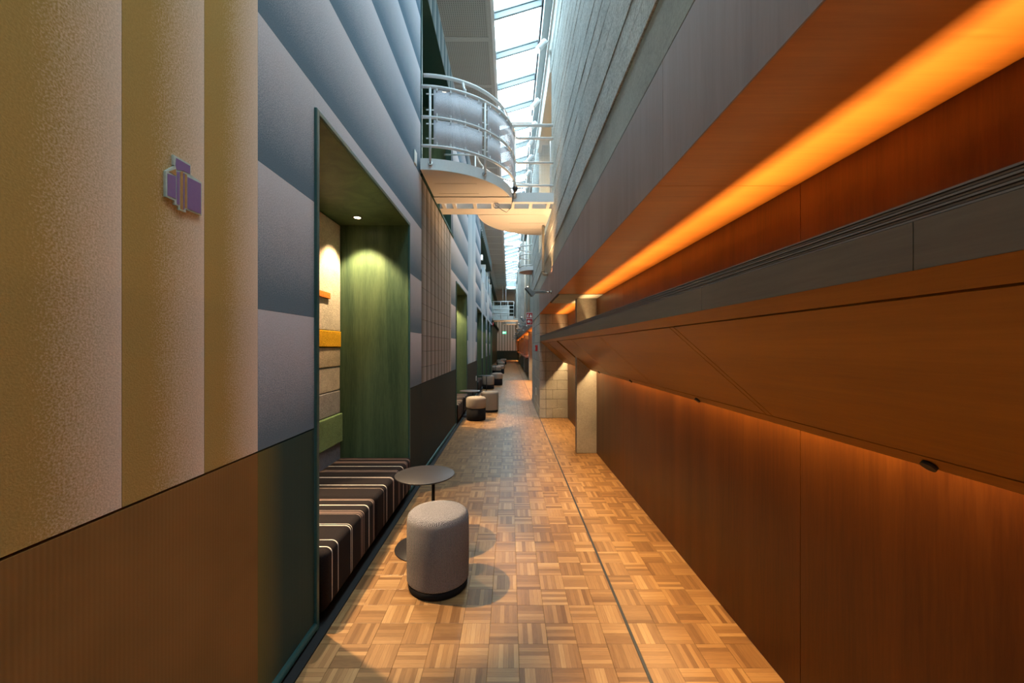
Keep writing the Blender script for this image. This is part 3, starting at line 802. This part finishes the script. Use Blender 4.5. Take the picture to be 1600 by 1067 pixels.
# ================================================================== CEILING AND SKYLIGHT
CL = MB(); CL.box(-3.2, -.26, Y0, YE, ZC + .03, ZC + .12); CL.box(.585, 2.1, Y0, YE, ZC + .45, ZC + .55); CL.box(-.26, .585, 32, YE, ZC + .03, ZC + .12)
CE = structure('ceiling', CL, M['ceil_frame'], 'perforated panel ceiling beside the skylight', 'ceiling')
yc = 4.91 - 1.07 * 8
while yc < 32:
    box(-.98, -.32, yc + .04, yc + 1.03, ZC + .006, ZC + .028).build('perforated_panel', M['ceil_perf'], CE); yc += 1.07
yc = 4.91 - 1.07 * 8
while yc < 32.1:
    box(-.985, -.262, yc - .04, yc + .04, ZC, ZC + .029).build('cross_rail', M['ceil_frame'], CE); yc += 1.07
box(-.32, -.262, Y0, 32, ZC - .002, ZC + .0285).build('edge_rail', M['ceil_frame'], CE)
SK = tag(bpy.data.objects.new('window_1', None), 'long pitched glass skylight along the corridor', 'skylight', None, 'structure'); COL.objects.link(SK); SK.location = (.1, 10, ZC)
def roofz(x): return 6.19 + (x + .26) * .30
mb = MB(); mb.box(-.262, -.215, Y0, 32, ZC - .01, 6.26); mb.build('left_curb', M['white_steel'], SK)
mb = MB(); mb.prism([(.48, ZC - .06), (.60, ZC - .06), (.60, ZC + .46), (.48, ZC + .46)], 'y', Y0, 32); mb.build('right_curb', M['curb'], SK)
mb = MB(); mb.box(.455, .4795, Y0, 32, ZC + .10, ZC + .30); mb.build('dark_gasket', M['black_metal'], SK)['label'] = 'black gasket along the glass'
pitch = .765; yk = 5.57 - pitch * 11; kk = 0
GT = [(x, roofz(x)) for x in (-.215, .455)]
while yk < 32:
    # glazing bar: deep white T section, slender upper web
    b = MB()
    for (hw, lo, hi) in ((.016, -.10, .012), (.030, -.012, .014)):
        b.prism([(GT[0][0], GT[0][1] + lo), (GT[1][0], GT[1][1] + lo), (GT[1][0], GT[1][1] + hi), (GT[0][0], GT[0][1] + hi)], 'y', yk - hw, yk + hw)
    b.build('glazing_bar', M['bar_steel'], SK)
    MB().prism([(GT[0][0], GT[0][1] + .016), (GT[1][0], GT[1][1] + .016), (GT[1][0], GT[1][1] + .024), (GT[0][0], GT[0][1] + .024)], 'y', yk + .001, min(yk + pitch - .001, 32)).build('pane', M['glass'], SK)
    yk += pitch
# tie beam across the skylight and a thin hanger
tie = empty('tie_beam', (.1, 8.05, 6.0), 'white cross beams under the skylight', 'beam')
for yy in (7.95, 11.2, 14.4, 17.6, 20.8, 24.0, 27.2, 30.4):
    box(-.25, .478, yy, yy + .12, ZC - .14, ZC + .0).build('cross_beam', M['white_steel'], tie, .004)

# track with cylinder spotlights
TX, TZ = .445, 5.66
trk = tag(box(TX + .10, TX + .13, Y0, 31, TZ + .08, TZ + .11).build('lighting_track', M['white_steel']), 'white lighting track along the top of the right wall', 'track')
def cyl_spot(y, label, on=True):
    e = empty('track_spotlight', (TX, y, TZ), label, 'spotlight', 'white cylinder spotlights under the skylight')
    d = Vector((-.55, -.25, -.80)).normalized(); c = Vector((TX, y, TZ)); a = c - d * .10; b = c + d * .10
    MB().tube([a, b], .042, 18).build('lamp_body', M['white_steel'], e, .004)
    MB().tube([b - d * .001, b + d * .003], .036, 18).build('lens', M['lens'] if on else M['white_plastic'], e)
    MB().tube([c, c + Vector((.06, 0, .03)), (TX + .115, y, TZ + .085)], .010, 8).build('arm', M['white_steel'], e)
    return e
ylist = [4.2, 5.47, 6.77, 7.46, 8.04, 8.75, 9.5, 10.3, 11.2, 12.2, 13.3, 14.5, 16, 17.6, 19.4, 21.4]
ORD = ['very first, overhead,', '', '', 'third', 'fourth', 'fifth', 'sixth', 'seventh', 'eighth', 'ninth', 'tenth', 'eleventh', 'twelfth', 'thirteenth', 'fourteenth', 'fifteenth']
for k, yy in enumerate(ylist):
    lab = 'white cylinder spotlight just above the bridge railing, nearest of the skylight row in view' if yy == 5.47 else ('second white cylinder spotlight from the front, beside the ochre lit room' if yy == 6.77 else '%s white cylinder spotlight from the front in the row under the skylight' % ORD[k])
    cyl_spot(yy, lab, True)
for yy in (-1.2, .6, 2.4, 5.47, 8.04, 11.2, 14.5, 17.6, 21.4, 26, 31, 37, 40.5):
    lamp('near_wall_fill', 'SPOT', (TX - .09, yy + .3, TZ - .12), 42, (1, .86, .70), (-.99, yy - .2, 2.5), spot_size=R(60), spot_blend=.8, shadow_soft_size=.035) if yy < 3 else None  # added fill to lighten the near ochre wall, no lamp body
    lamp('track_and_fill_beam', 'SPOT', (TX - .09, yy - .03, TZ - .12), (8 if yy < 5 else 40), (1, .84, .66), (-.55, yy - .6, 0), spot_size=R(60), spot_blend=.7, shadow_soft_size=.035)  # nearest and farthest beams are added fill without a spotlight

# ================================================================== BALCONY BRIDGE
BZ0, BZ1 = 3.38, 3.50
CX, CY, CR = -.985, 5.27, 1.02
def arc(cx, cy, r, a0, a1, n): return [(cx + r * math.cos(R(a0 + (a1 - a0) * k / n)), cy + r * math.sin(R(a0 + (a1 - a0) * k / n))) for k in range(n + 1)]
BR = empty('footbridge', (-.2, 5.4, BZ0), 'white steel footbridge with rounded balcony and railings crossing the corridor near the skylight', 'bridge')
pts = arc(CX, CY, CR, -89, -1, 22)
MB().prism([(CX + .012, CY)] + [(p[0] - .0 if False else CX + (p[0] - CX) * .985, CY + (p[1] - CY) * .985) for p in pts], 'z', BZ0, BZ1 - .02).build('rounded_deck', M['white_paint'], BR)
def curved_plate(cx, cy, r, a0, a1, z0, z1, th, n=24):
    mb = MB(); o = arc(cx, cy, r, a0, a1, n); i = arc(cx, cy, r - th, a0, a1, n)
    mb.prism(o + i[::-1], 'z', z0, z1) ; return mb
def ring(cx, cy, r, a0, a1, z0, z1, th, n=24):
    mb = MB(); o = arc(cx, cy, r, a0, a1, n); i = arc(cx, cy, r - th, a0, a1, n)
    for k in range(n):
        mb.prism([o[k], o[k + 1], i[k + 1], i[k]], 'z', z0, z1)
    return mb
ring(CX, CY, CR + .004, -89, -1, BZ0 - .002, BZ1, .014, 28).build('curved_fascia', M['white_steel'], BR)
box(CX + .012, .59, 5.20, 5.262, BZ0 - .004, BZ1).build('front_beam', M['white_steel'], BR)
box(CX + .012, .03, 5.02, 5.199, BZ0 - .012, BZ0 - .0005).build('soffit_plate', M['white_paint'], BR)
for xx in (-.90, -.754, -.474, -.228, .044, .29, .53): box(xx - .022, xx + .022, 5.263, 5.459, BZ0, BZ1 - .03).build('joist', M['white_paint'], BR)
box(CX + .012, .59, 5.46, 5.70, BZ0, BZ1 - .01).build('deck_plate', M['white_paint'], BR)
pts = arc(.59, 5.701, 1.04, 91, 179, 22)
MB().prism([(.59, 5.701)] + pts, 'z', BZ0, BZ1 - .02).build('rounded_deck', M['white_paint'], BR)
ring(.59, 5.701, 1.052, 90.5, 179.5, BZ0 - .002, BZ1, .011, 28).build('curved_fascia', M['white_steel'], BR)
# deck seams
for yy in (4.62, 4.92): box(CX + .10, CX + .6, yy, yy + .004, BZ0 - .003, BZ0 - .0005).build('seam', M['ceil_frame'], BR)
for yy in (6.1, 6.4): box(.0, .55, yy, yy + .004, BZ0 - .003, BZ0 - .0005).build('seam', M['ceil_frame'], BR)
# railing: curved part then straight to the right wall
RR = CR + .035
def railpath(z, r=RR, dy=0.0, xe=.59, cx=CX):
    a = arc(cx, CY + dy, r, -88, -4, 22); last = a[-1]
    return [(p[0], p[1], z) for p in a] + [(last[0] + .012, last[1] + .05, z), (last[0] + .04, last[1] + .072, z), (xe, last[1] + .075, z)]
RZ = (3.62, 3.93, 4.26)
for z_ in RZ: MB().tube(railpath(z_), .0165 if z_ < 4 else .019, 10).build('rail', M['white_steel'], BR)
MB().tube(railpath(4.455, RR - .08, .03), .021, 10).build('handrail', M['white_steel'], BR)
# posts
PA = (-83, -48, -4)
for a in PA:
    px_, py_ = CX + (RR) * math.cos(R(a)), CY + RR * math.sin(R(a))
    MB().tube([(px_, py_, BZ0 + .05), (px_, py_, 4.26)], .013 if a != -4 else .02, 10).build('post', M['white_steel'], BR)
    MB().tube([(px_ - .03 * math.cos(R(a)), py_ - .03 * math.sin(R(a)), BZ0 + .06), (px_ + .004, py_, BZ0 + .06)], .022, 10).build('post_foot', M['chrome'], BR)
for xx in (.56,):
    MB().tube([(xx, CY + .07, BZ1), (xx, CY + .07, 4.26)], .010, 8).build('post', M['white_steel'], BR)
for a in (-62, -22):
    ca, sa = math.cos(R(a)), math.sin(R(a))
    q = [(CX + RR * ca, CY + RR * sa, 4.27), (CX + RR * ca, CY + RR * sa, 4.30), (CX + (RR - .04) * ca, CY + (RR - .04) * sa + .015, 4.34), (CX + (RR - .08) * ca, CY + (RR - .08) * sa + .03, 4.45)]
    MB().tube(q, .014, 8).build('handrail_bracket', M['white_steel'], BR)
# perforated infill panels
def infill(a0, a1, z0, z1, m, r=RR - .004, cx=CX, cy=CY, n=14):
    vs, fs, uv = [], [], []
    for k in range(n + 1):
        a = R(a0 + (a1 - a0) * k / n)
        for z_ in (z0, z1): vs.append((cx + r * math.cos(a), cy + r * math.sin(a), z_)); uv.append((r * a, z_))
    for k in range(n): fs.append((2 * k, 2 * k + 2, 2 * k + 3, 2 * k + 1))
    mb = MB(); mb.add(vs, fs, True, uv); return mb
for a0, a1 in ((-81, -50), (-46, -7)):
    for z0, z1 in ((3.645, 3.905), (3.955, 4.235)):
        o = infill(a0, a1, z0, z1, 'perf').build('infill_panel', M['perf'], BR)
        s = o.modifiers.new('t', 'SOLIDIFY'); s.thickness = .002
def flatmesh(x0, x1, y, z0, z1):
    mb = MB(); mb.add([(x0, y, z0), (x1, y, z0), (x1, y, z1), (x0, y, z1)], [(0, 1, 2, 3)], False, [(x0, z0), (x1, z0), (x1, z1), (x0, z1)]); return mb
yst = CY + RR * math.sin(R(-4)) + .075
for z0, z1 in ((3.64, 3.91), (3.95, 4.24)):
    flatmesh(.11, .58, yst + .002, z0, z1).build('mesh_panel', M['mesh'], BR)
cl = MB()
for a in (-79, -71, -62, -53, -44, -35, -26, -17, -9):
    ca, sa = math.cos(R(a)), math.sin(R(a)); px_, py_ = CX + (RR + .006) * ca, CY + (RR + .006) * sa
    for z_ in (3.645, 3.905, 3.955, 4.235): cl.box(px_ - .006, px_ + .006, py_ - .006, py_ + .006, z_ - .018, z_ + .018)
for a in (-83, -48):
    for z_ in (3.70, 3.86, 4.01, 4.18):
        for s in (-1, 1):
            ca, sa = math.cos(R(a + s * 1.6)), math.sin(R(a + s * 1.6)); cl.box(CX + RR * ca - .012, CX + RR * ca + .012, CY + RR * sa - .005, CY + RR * sa + .005, z_ - .005, z_ + .005)
tag(cl.build('clips', M['white_steel'], BR), kind='stuff')
# far railing of the bridge
fp = [(CX + .03, 5.72, 0), (-.50, 5.72, 0)] + [(p[0], p[1], 0) for p in arc(.59, 5.72, 1.07, 179, 92, 18)]
for z_ in (3.62, 3.93, 4.26): MB().tube([(p[0], p[1], z_) for p in fp], .012, 8).build('rail', M['white_steel'], BR)
for p in (fp[1], fp[6], fp[11], fp[16]): MB().tube([(p[0], p[1], BZ1 - .02), (p[0], p[1], 4.26)], .011, 8).build('post', M['white_steel'], BR)
# camera and loose cable under the balcony
cm = empty('dome_camera', (.06, 5.16, 3.5), 'small black camera at the corner of the footbridge', 'camera')
MB().lathe([(0, -.04), (.022, -.032), (.034, -.012), (.036, .01), (.030, .03), (0, .032)], (.075, 5.13, 3.52), 20).build('dome', M['black_metal'], cm)
MB().tube([(.075, 5.13, 3.545), (.065, 5.17, 3.57)], .012, 8).build('mount', M['white_steel'], cm)
cb = []
for k in range(26): a = k / 25 * 2 * math.pi * 1.4; cb.append((-.19 + .035 * math.cos(a) + k * .001, 5.19 - .006 * (k % 3 == 0), 3.345 + .035 * math.sin(a) - .02))
cb += [(-.10, 5.2, 3.27), (-.04, 5.2, 3.24), (.02, 5.2, 3.30), (.05, 5.17, 3.42), (.072, 5.14, 3.50)]
tag(MB().tube(cb, .004, 6).build('loose_cable', M['grey_metal']), 'loose looped cable hanging below the footbridge', 'cable')

# small half round balcony further along the right wall
b2 = empty('small_balcony', (.6, 10.2, 3.38), 'small half round balcony with white rails high on the right wall', 'balcony')
MB().prism(arc(.60, 10.2, .33, 90, 270, 18), 'z', 3.40, 3.47).build('rounded_deck', M['bar_top'], b2)
ring(.60, 10.2, .345, 90, 270, 3.39, 3.49, .012, 20).build('curved_fascia', M['white_steel'], b2)
for z_ in (3.52, 3.80, 4.02): MB().tube([(p[0], p[1], z_) for p in arc(.60, 10.2, .34, 95, 265, 18)], .014, 8).build('rail', M['white_steel'], b2)
for a in (120, 180, 240): MB().tube([(.60 + .34 * math.cos(R(a)), 10.2 + .34 * math.sin(R(a)), 3.49), (.60 + .34 * math.cos(R(a)), 10.2 + .34 * math.sin(R(a)), 4.02)], .010, 8).build('post', M['white_steel'], b2)

# far footbridge
fb = empty('footbridge', (0, 27, 3.38), 'distant white footbridge crossing the far end of the corridor', 'bridge')
box(-1.34, .69, 27, 28.6, 3.30, 3.44).build('deck', M['white_paint'], fb)
box(-1.34, .3, 26.97, 26.99, 3.30, 3.58).build('curved_fascia', M['white_steel'], fb)
for z_ in (3.78, 4.05, 4.3): MB().tube([(-1.34, 26.98, z_), (.3, 26.98, z_)], .022, 8).build('rail', M['white_steel'], fb)
for z0, z1 in ((3.60, 3.77), (3.80, 4.04), (4.07, 4.28)): box(-1.32, .0, 26.99, 26.995, z0, z1).build('infill_panel', M['white_steel'], fb)
for xx in (-1.1, -.6, -.1, .3): MB().tube([(xx, 26.97, 3.4), (xx, 26.97, 4.58)], .018, 8).build('post', M['white_steel'], fb)
MB().tube([(-1.34, 26.98, 4.58), (.3, 26.98, 4.58)], .025, 8).build('handrail', M['white_steel'], fb)
b3 = tag(MB().prism(arc(.3, 33.5, .9, 0, 360, 30)[:-1], 'z', 3.38, 3.55).build('rounded_canopy', M['white_paint']), 'rounded pale balcony underside hanging far behind the distant bridge', 'balcony')

# ================================================================== WALL FLOODLIGHTS ON ARMS
def flood(y, label, e_up):
    x0 = XR if y < 10.5 else .70
    e = empty('arm_floodlight', (x0, y, 2.25), label, 'floodlight', None)
    box(x0 - .30, x0 - .09, y - .022, y + .022, 2.222, 2.262).build('arm', M['grey_metal'], e, .004)
    box(x0 - .26, x0 - .10, y - .030, y - .0225, 2.243, 2.258).build('arm_rib', M['grey_metal'], e)
    MB().tube([(x0 - .09, y, 2.242), (x0 - .001, y, 2.242)], .011, 10).build('arm_end', M['chrome'], e)
    MB().tube([(x0 - .018, y, 2.242), (x0 - .002, y, 2.242)], .030, 14).build('wall_flange', M['chrome'], e)
    # tilted rectangular head
    hd = MB(); hd.prism([(x0 - .385, 2.295), (x0 - .355, 2.315), (x0 - .235, 2.225), (x0 - .265, 2.185), (x0 - .285, 2.178)], 'y', y - .05, y + .05)
    hd.build('lamp_head', M['grey_metal'], e, .004)
    MB().prism([(x0 - .389, 2.290), (x0 - .386, 2.2935), (x0 - .289, 2.180), (x0 - .294, 2.176)], 'y', y - .045, y + .045).build('heat_sink', M['black_metal'], e)
    MB().prism([(x0 - .345, 2.3195), (x0 - .357, 2.3175), (x0 - .355, 2.3155), (x0 - .343, 2.3165)], 'y', y - .045, y + .045).build('lens', M['lens'], e)
    lamp('uplight', 'SPOT', (x0 - .30, y, 2.36), e_up, (1.0, .58, .28), (x0 - .62, y + (-.0), 3.6), spot_size=R(115), spot_blend=.6, shadow_soft_size=.04)
    return e
FLY = [5.65, 11.4, 14.6, 18.5, 23.0, 28.0, 33.0, 38.5]  # last two are added to light the far ceiling and end wall
FLAB = ['nearest grey arm floodlight projecting from the fascia, level with the bridge', 'second grey arm floodlight beyond the fire sign', 'third arm floodlight along the right wall', 'fourth arm floodlight, small and far', 'fifth arm floodlight, very small', 'sixth arm floodlight, tiny, below the distant bridge', 'added seventh arm floodlight, past the distant bridge', 'added farthest arm floodlight, just before the end wall']
for yy, lb in zip(FLY, FLAB): flood(yy, lb, 95 if yy < 6 else 60)
lamp('wall_graze_lamp', 'SPOT', (.545, 5.60, 2.30), 60, WARM3, (.612, 5.62, 2.80), spot_size=R(24), spot_blend=.9, shadow_soft_size=.01)

lamp('end_wall_fill', 'SPOT', (TX - .09, 38, 5.6), 420, (1, .86, .70), (-.1, 43, 2.6), spot_size=R(75), spot_blend=.8, shadow_soft_size=.05)  # added fill that brightens the end wall, no fixture there
# vertical pipe under the bridge
pp = empty('wall_pipe', (.54, 6.2, 2.6), 'pale vertical pipe with an elbow below the bridge on the right wall', 'pipe')
MB().tube([(.535, 6.2, 3.37), (.535, 6.2, 2.63), (.54, 6.2, 2.605), (.56, 6.2, 2.60), (.607, 6.2, 2.60)], .022, 12).build('pipe', M['beige_pipe'], pp)
MB().tube([(.535, 6.2, 2.66), (.535, 6.2, 2.64)], .028, 12).build('collar', M['beige_pipe'], pp)
for k, (yy, xx) in enumerate(((13.5, .66), (16.2, .66))):
    tag(MB().tube([(xx, yy, 2.52), (xx, yy, 5.8)], .05, 12).build('wall_pipe', M['beige_pipe']), ['long pale vertical pipe above the fire sign', 'second long vertical pipe beyond the fire sign'][k], 'pipe')

# exit sign, bell
ex = empty('exit_sign', (-.39, 30, 2.6), 'small glowing green exit sign hanging far down the corridor', 'sign')
box(-.53, -.24, 30, 30.04, 2.45, 2.64).build('housing', M['exit_green'], ex)
mb = MB(); mb.box(-.50, -.42, 29.995, 29.999, 2.49, 2.60); mb.prism([(-.40, 2.53), (-.33, 2.53), (-.33, 2.50), (-.28, 2.545), (-.33, 2.59), (-.33, 2.56), (-.40, 2.56)], 'y', 29.995, 29.999)
mb.build('pictogram', M['exit_white'], ex)
for xx in (-.5, -.27): MB().tube([(xx, 30.02, 2.64), (xx, 30.02, ZC)], .008, 6).build('hanger', M['white_steel'], ex)
bl = empty('alarm_bell', (-.93, 21.9, 2.75), 'red alarm bell at the end of the left textile wall', 'alarm')
MB().tube([(XW + .001, 21.8, 2.70), (XW + .05, 21.8, 2.70)], .04, 16).build('mount', M['white_plastic'], bl)
MB().tube([(XW + .05, 21.8, 2.70), (XW + .075, 21.8, 2.70), (XW + .11, 21.8, 2.70)], [.12, .115, .05], 20).build('gong', M['red'], bl)

# ================================================================== FURNITURE
def stool_grey(x, y, r, h, label, fab='tweed_grey'):
    e = empty('pouf_stool', (x, y, 0), label, 'stool', None)
    pr = [(r - .004, .05), (r, .056), (r, .062), (r + .001, h * .5), (r, h - .045), (r - .006, h - .022), (r - .020, h - .008), (r - .040, h - .001), (r * .6, h + .004), (0, h + .006)]
    MB().lathe(pr, (x, y, 0), 56).build('cushion_body', M[fab], e)
    MB().lathe([(0, 0.001), (r - .012, .001), (r - .010, .004), (r - .003, .052), (0, .052)], (x, y, 0), 56).build('base_band', M['black_fabric'], e)
    t = []
    for k in range(57): a = 2 * math.pi * k / 56; t.append((x + (r - .012) * math.cos(a), y + (r - .012) * math.sin(a), h - .012))
    return e
def stool_two(x, y, r, h, label, split=.52):
    e = empty('pouf_stool', (x, y, 0), label, 'stool', None); zs_ = h * split
    pr = [(r - .012, zs_ + .004), (r - .002, zs_ + .012), (r + .002, zs_ + .03), (r + .002, h - .05), (r - .004, h - .025), (r - .020, h - .008), (r - .045, h), (r * .6, h + .004), (0, h + .006)]
    MB().lathe(pr, (x, y, 0), 48).build('seat_pad', M['tweed_beige'], e)
    MB().lathe([(0, .001), (r - .016, .001), (r - .012, .006), (r - .006, .03), (r - .006, zs_), (0, zs_ + .003)], (x, y, 0), 48).build('lower_drum', M['black_fabric'], e)
    return e
def table(x, y, label, r=.213, h=.53, px=.06):
    e = empty('side_table', (x, y, 0), label, 'table', None)
    MB().lathe([(0, h - .012), (r - .008, h - .012), (r - .001, h - .006), (r, h - .002), (r - .004, h), (0, h)], (x, y, 0), 56).build('table_top', M['black_metal'], e)
    MB().tube([(x + px, y, .008), (x + px, y, h - .012)], .012, 16).build('pole', M['black_metal'], e)
    MB().lathe([(0, .0005), (r - .003, .0005), (r, .003), (r - .002, .008), (0, .010)], (x, y, 0), 56).build('base_plate', M['black_metal'], e)
    return e
stool_grey(-.437, 2.40, .187, .452, 'grey herringbone pouf stool with black foot, largest and nearest')
table(-.612, 2.834, 'round black side table behind the nearest grey stool')
stool_two(-.665, 7.80, .197, .455, 'stool with beige top half and black bottom half beside the second niche')
stool_grey(-.443, 8.80, .195, .452, 'tall plain taupe stool behind and right of the black bottomed stool', 'tweed_beige')
table(-.83, 8.22, 'round black side table in front of the second niche')
stool_two(-.735, 13.6, .205, .46, 'beige stool with a thin black foot at the third niche', .30)
stool_two(-.46, 14.9, .20, .46, 'two-tone stool right of the thin footed beige stool')
stool_two(-.655, 20.0, .23, .46, 'two-tone stool in the middle of the far row')
stool_two(-.50, 21.3, .22, .46, 'two-tone stool right behind the middle of the far row')
stool_two(-.55, 26.2, .24, .46, 'two-tone stool near the far bridge')
stool_two(-.72, 30.0, .25, .46, 'small two-tone stool far down the corridor, left')
stool_two(-.50, 32.5, .25, .46, 'farthest two-tone stool before the end wall')
table(-.80, 12.6, 'round black side table in front of the third niche')
table(-.74, 19.3, 'round black side table by the fifth niche, far away')
